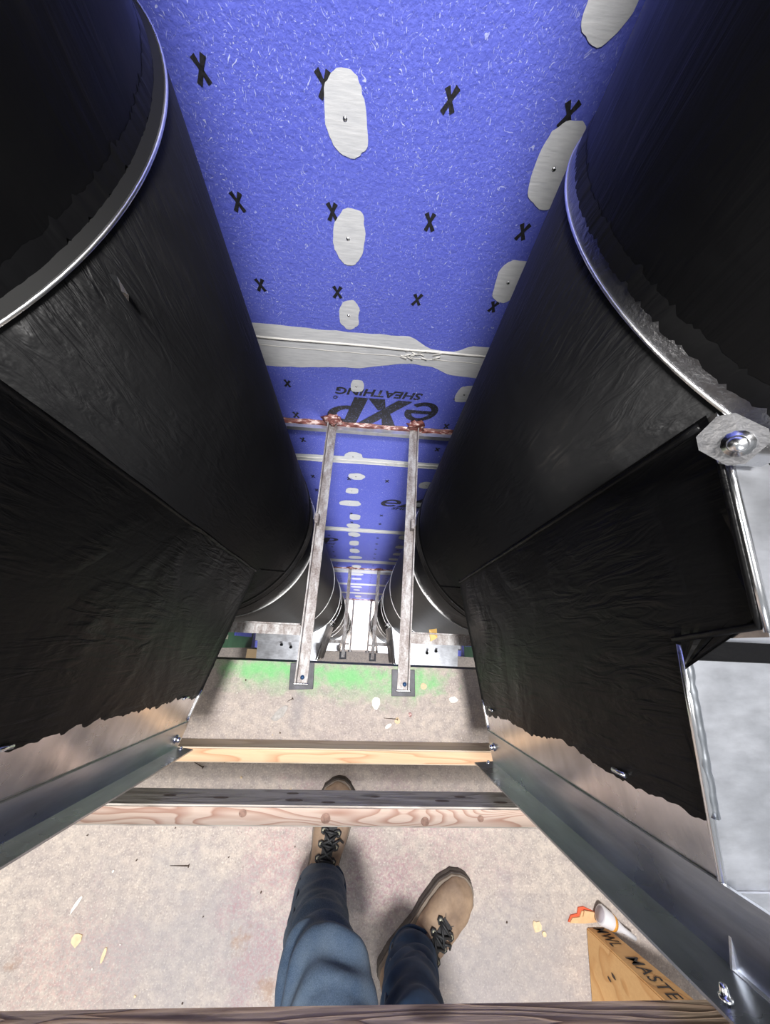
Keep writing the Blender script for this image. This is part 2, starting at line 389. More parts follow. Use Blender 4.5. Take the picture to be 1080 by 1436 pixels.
def exp_print(x0, z0, flip, parent):
    Wd, Ht = .50, .185; v = []; f = []
    def put(u, t):
        x = u * Wd + t * Ht * .25; z = t * Ht
        v.append((x0 - x, WY - .0013 - .00002 * len(f), z0 - z) if flip else (x0 + x, WY - .0013 - .00002 * len(f), z0 + z))
    def quad(pts):
        q = len(v)
        for p in pts: put(*p)
        f.append(tuple(range(q, q + len(pts))))
    def arc(cu, ct, ru, rt, a0, a1, wu, wt, n=26):
        q = len(v)
        for i in range(n + 1):
            a = math.radians(a0 + (a1 - a0) * i / n)
            v_before = len(f); put(cu + ru * math.cos(a), ct + rt * math.sin(a)); put(cu + (ru - wu) * math.cos(a), ct + (rt - wt) * math.sin(a))
        for i in range(n): f.append((q + 2 * i, q + 2 * i + 1, q + 2 * i + 3, q + 2 * i + 2))
    arc(.145, .36, .145, .37, 0, 318, .062, .13)                       # e
    quad([(.03, .30), (.285, .30), (.29, .42), (.03, .42)])
    quad([(.27, 0), (.40, 0), (.665, 1.0), (.535, 1.0)])               # X
    quad([(.30, 1.0), (.43, 1.0), (.475, .62), (.42, .46)]); quad([(.53, .42), (.475, .30), (.515, 0), (.66, 0)])
    quad([(.66, 0), (.78, 0), (.80, 1.0), (.68, 1.0)])                 # P
    arc(.80, .66, .17, .34, 90, -90, .085, .14); quad([(.74, .86), (.80, .86), (.80, 1.0), (.74, 1.0)]); quad([(.74, .32), (.80, .32), (.80, .46), (.74, .46)])
    arc(.94, .05, .02, .055, 0, 360, .009, .022)
    link_mesh('printed_lettering', v, f, M['worn_ink'], parent)
    text_mesh('printed_lettering', 'SHEATHING', .372, .044, x0 - .10 if flip else x0 + .10, z0 + .055 if flip else z0 - .055, flip, parent, M['worn_ink'], .25, .03)
xcols = [-1.087, -.846, -.606, -.366, -.135, .109, .348, .588, .828, 1.07]
for i in range(len(zj) - 1):
    z1, z0 = zj[i], zj[i + 1]
    pn = boxm('sheathing_panel' if z1 > -6.7 else 'concrete_panel', (-XW, WY, z0 + .002), (XW, WY + .013, z1 - .002), M['blue'] if z1 > -6.7 else M['floor_low'], wall)
    # printed fastener crosses
    v = []; f = []
    z = 1.08 + .2075 * 12
    while z > z0 + .05:
        if z < z1 - .04:
            for x in xcols:
                if abs(x) > .75 or (i == 2 and z < .3 and -.2 < x < .3) or (i == 3 and -1.1 < z < -.78 and x > .05) or (i == 4 and -2.18 < z < -1.88 and x < -.2): continue
                t = random.uniform(-.12, .12)
                for s in (-1, 1):
                    a = s * math.radians(random.uniform(26, 34)) + t; hl = random.uniform(.019, .023); hw = .0050
                    dx, dz = math.sin(a), math.cos(a); px, pz = dz, -dx; q = len(v); oy = WY - .0009 - (s + 1) * .00015
                    seg = [(-1, hw), (-.35, hw * .8), (.3, hw * .75), (1, hw * 1.1)]
                    for (tt, hh) in seg:
                        v.append((x + dx * hl * tt + px * hh, oy, z + dz * hl * tt + pz * hh)); v.append((x + dx * hl * tt - px * hh, oy, z + dz * hl * tt - pz * hh))
                    for e in range(3): f.append((q + 2 * e, q + 2 * e + 1, q + 2 * e + 3, q + 2 * e + 2))
        z -= .2075
    if v: link_mesh('printed_crosses', v, f, M['ink'], pn)
    if i == 2: exp_print(.30, .200, True, pn)
    if i == 3: exp_print(.075, -1.0, False, pn)
    if i == 4: exp_print(-.80, -2.09, False, pn)
# joint bands with ragged edges + raised ridge
def band(zc, up, dn, rag, ridge):
    n = 130; v = []; f = []
    for i in range(n + 1):
        x = -XW + .01 + (2 * XW - .02) * i / n
        a = noise.noise((x * 2.3, zc * 7, 0)) * rag + noise.noise((x * 22, zc, 3)) * rag * .35
        b_ = noise.noise((x * 2.3, zc * 7, 9)) * rag + noise.noise((x * 22, zc, 5)) * rag * .35
        zt = zc + up(x) + a; zb = zc - dn(x) + b_
        v += [(x, WY - .0008, zt), (x, WY - .0030, zc + .3 * (zt - zc)), (x, WY - .0030, zc + .3 * (zb - zc)), (x, WY - .0008, zb)]
        if i: f += [(4 * i - 4 + q, 4 * i + q, 4 * i + 1 + q, 4 * i - 3 + q) for q in range(3)]
    o = link_mesh('joint_tape', v, f, M['compound'], wall, True)
    if ridge:
        pts = [(-XW + .01 + (2 * XW - .02) * i / 60, WY - .002, zc + .006 + noise.noise((i * .3, zc, 1)) * .003) for i in range(61)]
        tube('compound_ridge', pts, .005, M['compound_ridge'], o, 6)
        pts = [(p[0], WY - .001, p[2] - .035 + noise.noise((p[0] * 9, 1, 4)) * .004) for p in pts]
        tube('compound_ridge', pts, .003, M['compound_ridge'], o, 6)
        for q in range(14):
            xx = .12 + random.uniform(-.04, .14); z2 = zc - random.uniform(0, .03)
            tube('compound_ridge', [(xx, WY - .003, z2), (xx + random.uniform(.01, .03), WY - .006, z2 + random.uniform(-.01, .02))], .0022, M['compound_ridge'], o, 5)
def step(x, pts):
    for (a, ya), (b_, yb) in zip(pts, pts[1:]):
        if a <= x <= b_:
            t = (x - a) / (b_ - a); t = t * t * (3 - 2 * t); return ya + (yb - ya) * t
    return pts[0][1] if x < pts[0][0] else pts[-1][1]
band(.47, lambda x: step(x, [(-.4, .058), (.10, .06), (.20, .012), (.26, .008), (.34, .04), (.6, .05)]), lambda x: step(x, [(-.4, .125), (-.1, .10), (.12, .066), (.19, .072), (.30, .108), (.5, .1)]), .013, True)
for zc, u in ((1.69, .06), (-.345, .035), (-1.62, .055), (-2.86, .075), (-3.52, .085), (-4.56, .09), (-5.60, .1), (-6.75, .1), (-7.95, .1)):
    band(zc, lambda x: u, lambda x: u, .012, zc > -2)
# compound patches over the screws
def patch(x, z, rx, rz, seed, screw=True, skew=0.):
    n = 44; v = [(x, WY - .0026, z)]; f = []
    for k in range(n):
        a = 2 * PI * k / n
        q = 1 + noise.noise((math.cos(a) * 1.6 + seed, math.sin(a) * 1.6, seed)) * .15 + noise.noise((k * .9, seed, 2)) * .045
        ca, sa = math.cos(a), math.sin(a)
        px = math.copysign(abs(ca) ** .8, ca) * rx * q; pz = math.copysign(abs(sa) ** .8, sa) * rz * q
        v.append((x + px + skew * pz, WY - .0014, z + pz))
    for k in range(n): f.append((0, 1 + k, 1 + (k + 1) % n))
    o = link_mesh('compound_patch', v, f, M['compound'], wall, True)
    if screw: bolt('screw', (x - .003, WY - .0022, z - .002), (0, -1, 0), .0032, .0018, M['bright'], o, 10)
pl = [(-.094, 1.04, .043, .060), (-.095, .818, .040, .064), (-.100, .592, .032, .052), (-.078, .268, .028, .036), (-.102, -.30, .05, .05), (-.088, -.542, .05, .045),
      (-.119, -.76, .045, .05), (-.14, -.985, .085, .055), (-.106, -1.275, .045, .07), (-.12, -1.50, .06, .06), (-.12, -1.75, .055, .07), (-.125, -2.05, .05, .09), (-.125, -2.36, .055, .09), (-.12, -2.66, .08, .07),
      (-.11, -3.15, .06, .09), (-.115, -3.7, .10, .08), (-.115, -4.05, .08, .08), (-.12, -4.85, .1, .1), (-.12, -5.2, .06, .09), (-.1, -6.1, .07, .16), (.365, 1.00, .045, .075), (.366, .745, .042, .062), (.347, 1.225, .04, .06), (.373, .27, .04, .05), (.37, -.93, .05, .06), (.37, -1.75, .06, .07), (.37, -2.1, .06, .06), (.37, -2.4, .06, .06), (.36, -2.65, .08, .05), (-.1, 1.27, .04, .06), (.37, -.6, .05, .05)]
for q, (x, z, rx, rz) in enumerate(pl): patch(x, z, rx, rz, q * 3.7 + 1, z > -1, random.uniform(-.12, .12))

for s, nm in ((-1, 'wall_left'), (1, 'wall_right')):
    xa, xb = sorted((s * XW, s * (XW + .1)))
    wl = struct(boxm(nm, (xa, EDGE, -9.6), (xb, WY + .12, 2.9), M['backing']))
    wl['label'] = ('left' if s < 0 else 'right') + ' side wall of the shaft lined with green and blue board'
    x0, x1 = sorted((s * (XW - .012), s * XW))
    for (z0, z1, mm) in ((-.9, .6, 'green_wall'), (-2.45, -.9, 'green_wall'), (-3.3, -2.45, 'green_wall'), (-4.8, -3.3, 'blue'), (-6.3, -4.8, 'blue')):
        boxm('side_panel', (x0, EDGE, z0 + .002), (x1, WY, z1 - .002), M[mm], wl)
    for yy in (.02, .40):
        boxm('stud', (min(x0, x0 - s * .0), yy, -2.4), (max(x1, x1), yy + .04, .5), M['stud'], wl).location.x = -s * .012
    boxm('side_panel', (x0, .06, -3.2), (x1, .34, -2.6), M['blue'], wl).location.x = -s * .013
    boxm('joint_strip', (x0, .10, -3.2), (x1, .16, -2.61), M['compound'], wl).location.x = -s * .016

# ------------------------------------------------------------------ ducts
DUCT = {-1: (-.583, .443, .36), 1: (.578, .447, .376)}
AB = {-1: ((-.322, .197), (-.437, -.250)), 1: ((.2943, .2002), (.367, -.264))}
XO = {-1: -.985, 1: .975}
ZB = {-1: .370, 1: .360}
def clamp(root, cx, cy, R, z, ang, side, big=False, lug=True):
    rg = lathe('clamp_band', [(R - .001, z - .003), (R + .0015, z - .003), (R + .002, z - .001), (R + .004, z - .001), (R + .004, z + .001), (R + .002, z + .001), (R + .0012, z + .002), (R - .001, z + .002)], cx, cy, M['ring'], root, 120, closed_prof=True, smooth=False)
    smooth_by_angle(rg, 40)
    if lug:
        for da in (-.035, .035):
            a = ang + da; u = Vector((math.cos(a), math.sin(a), 0)); t = Vector((-u.y, u.x, 0))
            c0 = Vector((cx, cy, z)) + u * (R + .002)
            pts = []
            for (p, q) in ((0, -.026), (.034, -.026), (.048, -.014), (.048, .014), (.034, .026), (0, .026)): pts.append((p, q))
            v = [c0 + u * p + Vector((0, 0, q)) + t * d for d in (-.0018, .0018) for p, q in pts]; n = len(pts)
            link_mesh('clamp_lug', v, [tuple(range(n))[::-1], tuple(range(n, 2 * n))] + [(i, (i + 1) % n, n + (i + 1) % n, n + i) for i in range(n)], M['bright'], rg)
        a = ang; u = Vector((math.cos(a), math.sin(a), 0)); t = Vector((-u.y, u.x, 0)); c0 = Vector((cx, cy, z)) + u * (R + .018)
        tube('clamp_bolt', [c0 - t * .03, c0 + t * .03], .005, M['bright'], rg, 8)
    return rg
def plate_pts(A, B, d):        # inward offset normal in plan
    t = (Vector(B) - Vector(A)).normalized(); return Vector((-t.y, t.x)) * d
def branch(root, side, dz, painted):
    A, B = AB[side]; xo = XO[side]; zb = ZB[side] + dz; cx, cy, R = DUCT[side]
    A = Vector(A); B = Vector(B); t = (B - A).normalized()
    nv = Vector((t.y, -t.x));
    if nv.x * side > 0: nv = -nv               # nv points into the gap
    def P(y, off=0):                           # plan point on inner plate at given y
        k = (y - A.y) / (B.y - A.y); p = A + (B - A) * k + nv * off; return p
    def ztop(y): return (1.175 + (y - .195) * .24 if y > .02 else 1.05 + (y - .02) * .27) + dz
    Ai = P(.26)
    yb = B.y
    # closed body: side profile (y,z) extruded between inner plate and outer plane
    prof = [(.26, zb), (yb, zb), (yb, ztop(yb)), (.0199, ztop(.0199)), (.0201, ztop(.0201)), (.26, ztop(.26))]
    v = [(P(y).x, y, z) for y, z in prof] + [(xo, y, z) for y, z in prof]; n = len(prof)
    faces = [tuple(range(n)), tuple(range(n, 2 * n))[::-1]] + [(i, n + i, n + (i + 1) % n, (i + 1) % n) for i in range(n)]
    faces.pop(3)                                # open end towards the room
    body = link_mesh('branch_body', v, faces, None, root, mats=[M['galv_plate'], M['galv_top']], fmat=[0, 0] + [0] + [1] * (len(faces) - 3))
    # mastic coat on the inner plate, ragged lower edge
    ny = 150; v = []; f = []; e = .0016
    zz0, zz1 = zb + .001, None
    rows = []
    lim = -.128 if side < 0 else -.143
    for i in range(ny + 1):
        tt = i / ny; ztmp = zb + .0005 + tt * (ztop(.19) - zb - .004)
        rag = noise.noise((ztmp * 6, side * 5, dz)) * .018 + noise.noise((ztmp * 45, side, dz)) * .006 + random.uniform(-.002, .002)
        ye = lim + rag
        if tt < .1: ye -= (.1 - tt) * .10
        rows.append((ztmp, ye))
    for (ztmp, ye) in rows:
        for q in range(9):
            y = .215 + (ye - .215) * q / 8
            zz = min(ztmp, ztop(y) - .003) if painted else ztmp
            p = P(y, e if q < 8 else .0002); v.append((p.x, y, zz))
    for i in range(ny):
        for q in range(8): f.append((i * 9 + q, i * 9 + q + 1, i * 9 + 10 + q, i * 9 + 9 + q))
    coat = link_mesh('mastic_coat', v, f, M['mastic_plate'], body, True)
    # bead along the bottom edge of the plate
    pts = []
    for i in range(40):
        y = .205 + (-.12 - .205) * i / 39; p = P(y, .001); pts.append((p.x, y, zb + .001))
    tube('edge_bead', pts, [.0028 + .0012 * noise.noise((i * .7, side, dz)) for i in range(40)], M['black'], body, 6)
    pts = [(P(y, .0012).x, y, zb + .002) for y in (-.12, -.14, -.16, -.178, -.19)]
    tube('edge_bead', pts, [.003, .004, .0028, .0042, .003], M['bright'], body, 6)
    # crease bead where the plate meets the riser
    pts = []
    for i in range(50):
        z = zb + (1.16 + dz - zb) * i / 49; p = P(.197, .001); pts.append((p.x + noise.noise((z * 9, 2, side)) * .002, p.y, z))
    tube('seam_bead', pts, .004, M['mastic_plate'], body, 6)
    # folded top edge and mastic lip on the step
    pts = [(P(y, 0).x, y, ztop(y)) for y in (.19, .12, .06, .024)]; tube('folded_edge', pts, .0035, M['bright'], body, 8)
    pts = [(P(y, 0).x, y, ztop(y)) for y in (.016, -.06, -.13, -.20, -.245)]; tube('folded_edge', pts, .0035, M['bright'], body, 8)
    if painted:
        pts = [(P(y, .0).x - side * .0 + side * .003 + noise.noise((y * 60, 4, side)) * .0015, y, ztop(y) + .001) for y in [.012 - .0065 * q for q in range(24)]]
        tube('sealant_bead', pts, [.0045 + .0016 * noise.noise((q * .9, 3, side)) for q in range(24)], M['angle_dark'], body, 8)
        x0, x1 = sorted((P(0).x, xo)); 
        boxm('step_mastic', (x0 - .002, .001, ztop(0) - .004), (x1, .026, ztop(0) + .006), M['mastic_plate'], body, .002)
        pts = [(P(y, .002).x, y, ztop(y) - .004) for y in [.19 - .17 * q / 20 for q in range(21)]]
        tube('seam_bead', pts, [.0032 + .001 * noise.noise((q, 3, side)) for q in range(21)], M['mastic_plate'], body, 8)
        # weld pins
        for (y, z) in ((-.136, .888), (-.135, .425)) if side > 0 else ((-.128, .455), (-.124, .905)):
            p = P(y, .002); d = Vector((nv.x, nv.y, 0)); tv = Vector((t.x, t.y, 0))
            tube('weld_pin', [Vector((p.x, p.y, z + dz - .011)) + d * .002, Vector((p.x, p.y, z + dz + .011)) + d * .002], .0032, M['bright'], body, 8)
    # vertical flange angle on the inner edge: one leg on the plate, one leg turned out into the gap
    y0, y1 = -.192, yb; zt = 1.06 + dz
    p0 = P(y0, .0005); p1 = P(y1, .0005); th = .003; q0 = p0 + nv * th; leg = .042 if side < 0 else .052
    q1 = P(y1 + .003, .0005) + nv * th
    e1 = p1 + Vector((-side * leg, -.004)); e0 = e1 + Vector((0, th))
    poly = [tuple(p0), tuple(q0), tuple(q1), tuple(e0), tuple(e1), tuple(p1)]
    v, f = prism(poly, zb - .004, zt)
    fl = link_mesh('flange_angle', v, f, M['angle_dark'], body)
    # bolts of the angle
    mid = P(-.222, .004)
    for z in (zb + .032,) if side < 0 else (zb + .030,):
        bolt('flange_bolt', (mid.x, mid.y, z), (nv.x, nv.y, 0), .006, .012, M['bright'], fl)
        bolt('flange_bolt', (P(-.24, .0).x - side * .016, yb + .001, z - .022), (0, 1, 0), .0035, .006, M['bright'], fl)
    bolt('flange_bolt', (P(yb).x - side * .041, yb + .001, 1.002 + dz), (0, 1, 0), .0034, .010, M['bright'], fl)
    # flange along the top edge
    x0, x1 = sorted((P(-.2).x + side * .002, xo)); v, f = prism([(-.200, ztop(-.2) + .0005), (-.200, ztop(-.2) + .0035), (yb + .003, ztop(yb) + .0035), (yb + .003, ztop(yb) + .045), (yb, ztop(yb) + .045), (yb, ztop(yb) + .0005)], x0, x1, 'x')
    link_mesh('flange_angle', v, f, M['galv_top'], body)
    if not painted:
        for xx in (.66, .75):
            x = side * xx; tube('stick_pin', [(x, -.03 + .02 * (xx > .7), ztop(-.03)), (x, -.03 + .02 * (xx > .7), ztop(-.03) + .05)], .012, M['black'], body, 8)
    return body

for side in (-1, 1):
    cx, cy, R = DUCT[side]
    root = thing('duct_riser', ('left' if side < 0 else 'right') + ' black mastic-coated round duct riser with flat-sided branch' + (' at the left of the shaft' if side < 0 else ' and bare silver branch top'), 'duct', (cx, cy, -9.0), 'round duct risers')
    ZR = {-1: 1.187, 1: 1.181}[side]; UP = {-1: .012, 1: .005}[side]; Z2 = {-1: -.055, 1: -.125}[side]
    lugang = {-1: math.radians(-60), 1: math.radians(-118)}[side]
    tilted = []
    # upper section pushed into the lower one
    up = lathe('duct_section', [(R - UP, ZR + .012), (R - UP, 2.75)], cx, cy, M['mastic_upper'], root, 128)
    tilted.append(up)
    for k in range(3):
        dz = -ST * k
        zt = ZR + dz
        s1 = lathe('duct_section', [(R, dz + Z2), (R, zt), (R - UP - .004, zt + .0005)], cx, cy, M['mastic_duct'] if k == 0 else M['duct_low'], root, 128)
        lathe('duct_section', [(R - .002, zt - ST + (0 if k < 2 else .5)), (R - .002, dz + Z2 - .01), (R, dz + Z2)], cx, cy, M['duct_low'], root, 128)
        # swaged collar joint above the ring: dull metal, overlapped by ragged mastic from above
        n = 640; v = []; f = []
        jc = lathe('joint_collar', [(R - .0005, zt), (R - UP + .001, zt + (.020 if side > 0 else .008))], cx, cy, M['collar'] if side > 0 else M['black'], s1, 128)
        for i in range(n):
            a = 2 * PI * i / n; jag = random.uniform(0, .0035) * (random.random() ** 2) * 2 + .003 * noise.noise((i * .12, side, k)) + .002 * noise.noise((i * .45, side, k))
            zl = zt + (.013 if side > 0 else .004) + jag
            v += [(cx + (R - UP + .0035) * math.cos(a), cy + (R - UP + .0035) * math.sin(a), zl), (cx + (R - UP + .0025) * math.cos(a), cy + (R - UP + .0025) * math.sin(a), zl + .006), (cx + (R - UP + .0003) * math.cos(a), cy + (R - UP + .0003) * math.sin(a), zl + .015)]
        for i in range(n):
            j = (i + 1) % n
            for q in range(2): f.append((i * 3 + q, j * 3 + q, j * 3 + q + 1, i * 3 + q + 1))
        fr = link_mesh('mastic_fringe', v, f, M['mastic_upper'], s1, True)
        rim = lathe('joint_rim', [(R - .001, zt - .002), (R + .0016, zt - .0015), (R + .0016, zt + .0008), (R - .001, zt + .0012)], cx, cy, M['ring'], s1, 128, closed_prof=True)
        if k == 0: tilted += [s1, jc, fr, rim]
        if k == 0:
            # swage bead low on the coated section and drawband below it
            lathe('swage_bead', [(R, .140), (R + .004, .146), (R + .004, .152), (R, .158)], cx, cy, M['mastic_duct'], s1, 128)
            lathe('swage_bead', [(R - .001, .075), (R + .002, .078), (R + .002, .082), (R - .001, .085)], cx, cy, M['duct_low'], s1, 128)
            # overlapped seam of the coating under the branch
            a0 = {-1: -.60, 1: PI + .66}[side]
            pts = []
            for i in range(18):
                a = a0 + (i / 17) * (-.13 if side < 0 else .13); z = .16 + .20 * i / 17 if True else 0
                pts.append((cx + (R + .001) * math.cos(a), cy + (R + .001) * math.sin(a), z))
            tube('seam_bead', pts, [.003 + .0025 * abs(noise.noise((i * 1.3, side, 5))) for i in range(18)], M['black'], s1, 6)
        clamp(root, cx, cy, R, dz + Z2, lugang, side, lug=False)
        if k: clamp(root, cx, cy, R, zt - .02, {-1: math.radians(-38), 1: math.radians(-142)}[side], side); clamp(root, cx, cy, R, zt - .30, 0, side, lug=False); clamp(root, cx, cy, R, dz - .6, 0, side, lug=False)
        else: clamp(root, cx, cy, R - .002, -1.25, 0, side, lug=False)
        branch(root, side, dz, k == 0)
    if side < 0:   # the near left joint sits slightly out of level
        for o in tilted:
            for vv_ in o.data.vertices:
                if 1.15 < vv_.co.z < 1.3: vv_.co.z += .12 * (vv_.co.y - .25)
    if side > 0:   # loose band lug with its bolt on the near right joint
        lug = bpy.data.objects.new('x', None); bpy.data.objects.remove(lug)
        c0 = Vector((.272, .158, 1.196)); nz = Vector((-.75, -.45, .5)).normalized()
        uu = Vector((1, -.9, .2)); uu = (uu - nz * uu.dot(nz)).normalized(); ww = nz.cross(uu)
        oc = [(-.018, -.009), (-.010, -.016), (.011, -.016), (.018, -.009), (.018, .010), (.011, .016), (-.011, .016), (-.018, .009)]
        v = [c0 + uu * a + ww * b_ + nz * d for d in (0, .006) for a, b_ in oc]; n = 8
        lg = link_mesh('clamp_lug', v, [tuple(range(n))[::-1], tuple(range(n, 2 * n))] + [(i, (i + 1) % n, n + (i + 1) % n, n + i) for i in range(n)], M['lug'], root)
        bolt('clamp_bolt', c0 + uu * .005 + nz * .006, nz, .0065, .010, M['bright'], lg)
        boxm('clamp_lug', (.282, .150, 1.172), (.32, .172, 1.192), M['galv'], root, .002)
    else:
        for a in (math.radians(-22), math.radians(-62), math.radians(-70)):
            x, y = cx + (R + .004) * math.cos(a), cy + (R + .004) * math.sin(a)
            link_mesh('metal_burr', [(x - .004, y, 1.172), (x + .004, y - .002, 1.172), (x + .005, y - .004, 1.155), (x, y - .003, 1.147), (x + .002, y - .006, 1.16)], [(0, 1, 2, 4), (0, 4, 3), (4, 2, 3)], M['bright'], root)

# ------------------------------------------------------------------ support steel
def lsec(p0, p1, wide, th, tall, outer, z):
    """L profile from p0 to p1 (plan), horizontal leg of width wide, vertical leg on the side 'outer' (+1 left of travel)"""
    p0, p1 = Vector(p0), Vector(p1); t = (p1 - p0).normalized(); nn = Vector((-t.y, t.x)) * outer
    sec = [(-wide / 2, 0), (wide / 2, 0), (wide / 2, tall), (wide / 2 - th, tall), (wide / 2 - th, th), (-wide / 2, th)]
    v = [(p.x + nn.x * a, p.y + nn.y * a, z + b_) for p in (p0, p1) for a, b_ in sec]; n = 6
    return v, [tuple(range(n))[::-1], tuple(range(n, 2 * n))] + [(i, (i + 1) % n, n + (i + 1) % n, n + i) for i in range(n)]
lvl = ['near slab', 'one storey down', 'two storeys down']
for k in range(3):
    dz = -ST * k
    for side, (p0, p1) in ((-1, ((-.203, -.128), (-.198, .995))), (1, ((.168, -.138), (.199, .995)))):
        sd = 'left' if side < 0 else 'right'
        st = thing('support_angle', f'{sd} rust-speckled steel angle spanning slab to blue wall, {lvl[k]}', 'steel angle', (p0[0], p0[1], dz), 'support angles across the shaft')
        v, f = lsec((p0[0] - side * .0025, p0[1]), (p1[0] - side * .0025, p1[1]), .041, .005, .036, 1 if side < 0 else -1, .008 + dz)
        bar = link_mesh('angle_bar', v, f, M['rust_steel'], st)
        bp = boxm('base_plate', (p0[0] - .043, p0[1] - .022, dz + .0005), (p0[0] + .043, p0[1] + .066, dz + .008), M['dark_steel'], st, .0012, rotz=.06 if side < 0 else .02)
        if k == 0:
            bolt('anchor_bolt', (p0[0] + .004, p0[1] + .018, .013), (0, 0, 1), .0052, .007, M['blue_bolt'], st)
            n = 20; pts = [(p0[0] - .026 + .052 * i / n, p0[1] - .004 + .003 * noise.noise((i, 3, side)), .009) for i in range(n + 1)]
            tube('weld_bead', pts, [.004 + .0015 * noise.noise((i * .8, 1, side)) for i in range(n + 1)], M['galv'], st, 6)
            # clip that holds the riser band to the angle
            ky = .49
            kx = {-1: -.2105, 1: .1905}[side]
            cl = boxm('band_clip', (kx - .008, ky - .022, .0135), (kx + .008, ky + .022, .054), M['rust_steel'], st, .003)
            boxm('clip_tongue', (kx + side * .0085 - .0015, ky - .014, .03), (kx + side * .0085 + .0015, ky + .014, .075), M['galv'], cl, .0008)
        # red firestop smeared round the wall end
        v = []; f = []; nu, nvv = 18, 10
        for i in range(nvv + 1):
            th_ = PI * i / nvv
            for j in range(nu):
                ph = 2 * PI * j / nu; d = Vector((math.sin(th_) * math.cos(ph), math.cos(th_), math.sin(th_) * math.sin(ph)))
                q = 1 + .55 * noise.noise(d * 2.6 + Vector((side * 4, k, 0))) + .25 * noise.noise(d * 7 + Vector((side, k, 2)))
                v.append((p1[0] + d.x * .044 * q, WY - .004 + d.y * .022 * q, dz + .028 + d.z * .042 * q))
        for i in range(nvv):
            for j in range(nu): f.append((i * nu + j, i * nu + (j + 1) % nu, (i + 1) * nu + (j + 1) % nu, (i + 1) * nu + j))
        link_mesh('firestop_blob', v, f, M['firestop'], st, True)
        # cross angle under the riser on the slab side
        xx = sorted((p0[0] + side * .024, side * 1.30))
        ca = thing('cross_angle', f'{sd} rusty cross angle under the duct by the slab edge, {lvl[k]}', 'steel angle', ((xx[0] + xx[1]) / 2, .05, dz), 'cross angles under the ducts')
        yk = .052 if side < 0 else .040
        v, f = lsec((xx[0], yk), (xx[1], yk), .040, .005, .034, 1, .008 + dz); link_mesh('angle_bar', v, f, M['rust_steel'], ca)
        x = side * 1.26; boxm('wall_cleat', (x - .04, yk - .03, dz - .05), (x + .04, yk + .03, dz + .008), M['dark_steel'], ca)
    # ledger angle on the blue wall
    la = thing('ledger_angle', f'pale ledger angle on the blue wall with red firestop, {lvl[k]}', 'steel angle', (0, WY, dz - .03), 'wall ledger angles')
    v, f = prism([(WY - .001, dz - .034), (WY - .001, dz + .004), (WY - .005, dz + .004), (WY - .005, dz + .0), (WY - .036, dz + .0), (WY - .036, dz - .005), (WY - .034, dz - .03), (WY - .030, dz - .03), (WY - .031, dz - .006), (WY - .005, dz - .006)], -1.3, 1.3, 'x')
    link_mesh('angle_bar', v, f, M['galv_top'], la)
    n = 110; v = []; f = []
    for i in range(n + 1):
        x = -1.3 + 2.6 * i / n
        a = .014 + .012 * noise.noise((x * 9, k, 1)) + .006 * noise.noise((x * 40, k, 1)); d = .010 + .008 * noise.noise((x * 11, k, 7)) + .004 * noise.noise((x * 50, k, 3))
        v += [(x, WY - .001, dz + .004 + a), (x, WY - .006, dz + .006 + a * .6), (x, WY - .008 - d * .35, dz + .009), (x, WY - .007 - d, dz + .003), (x, WY - .007 - d, dz - .001)]
        if i: f += [(5 * i - 5 + q, 5 * i + q, 5 * i + 1 + q, 5 * i - 4 + q) for q in range(4)]
    link_mesh('firestop_smear', v, f, M['firestop'], la, True)
tp = link_mesh('masking_tape', [(.262, .072, .018), (.285, .075, .0445), (.292, .044, .020), (.268, .030, .016), (.2635, .073, .0195), (.2865, .076, .046), (.2935, .0445, .0215), (.269, .0305, .0175)], [(0, 1, 2, 3), (4, 5, 6, 7), (0, 1, 5, 4), (1, 2, 6, 5), (2, 3, 7, 6), (3, 0, 4, 7)], M['tape'])
tag(tp, 'strip of yellow masking tape on the right cross angle', 'tape')

# ------------------------------------------------------------------ guard rail
gr = thing('guardrail', 'timber guardrail with weathered rails and toe board along the slab edge', 'guardrail', (0, -.34, 0))
def board(name, y0, y1, z0, z1, mat_side, mat_top, rot, x0=-1.55, x1=1.55):
    o = boxm(name, (x0, y0, z0), (x1, y1, z1), None, gr, mats=[mat_side, mat_top], fm=[0, 1, 0, 0, 0, 0], rotz=rot, piv=(0, y1, 0))
    bm = bmesh.new(); bm.from_mesh(o.data)
    bmesh.ops.bevel(bm, geom=[e for e in bm.edges], offset=.0035, segments=2, affect='EDGES'); bm.to_mesh(o.data); bm.free(); return o
board('toe_board', -.343, -.303, 0, .105, M['toe_side'], M['toe'], .012)
board('mid_rail', -.3745, -.3365, .332, .430, M['rail_side'], M['rail_top'], .008)
mr = [o for o in gr.children if o.name.startswith('mid_rail')][0]
M['knot'] = flat('brown_knot', srgb(150, 120, 106), .8, 0, 120, .35)
M['knot_dark'] = flat('dark_knot', srgb(112, 96, 86), .8, 0, 120, .4)
for (kx, ky, rr) in ((-.235, -.350, .0075), (-.052, -.358, .0095), (.172, -.362, .0085), (.30, -.356, .0065)):
    ky += .008 * kx
    link_mesh('knot', [(kx + rr * 1.15 * math.cos(a) * (1 + .15 * noise.noise((a, kx, 1))), ky + rr * math.sin(a), .4308) for a in [2 * PI * k / 16 for k in range(16)]], [tuple(range(16))], M['knot'], mr)
for (kx, kz, rr) in ((-.30, .39, .012), (-.13, .40, .014), (-.14, .36, .010), (-.05, .41, .011), (.06, .375, .008), (.22, .395, .012), (.27, .37, .010), (-.42, .38, .010), (.36, .40, .012)):
    ky = -.3365 + .008 * kx + .0006
    link_mesh('knot', [(kx + rr * 1.5 * math.cos(a), ky, kz + rr * .5 * math.sin(a) * (1 + .2 * noise.noise((a, kx, 1)))) for a in [2 * PI * k / 14 for k in range(14)]], [tuple(range(14))], M['knot_dark'], mr)
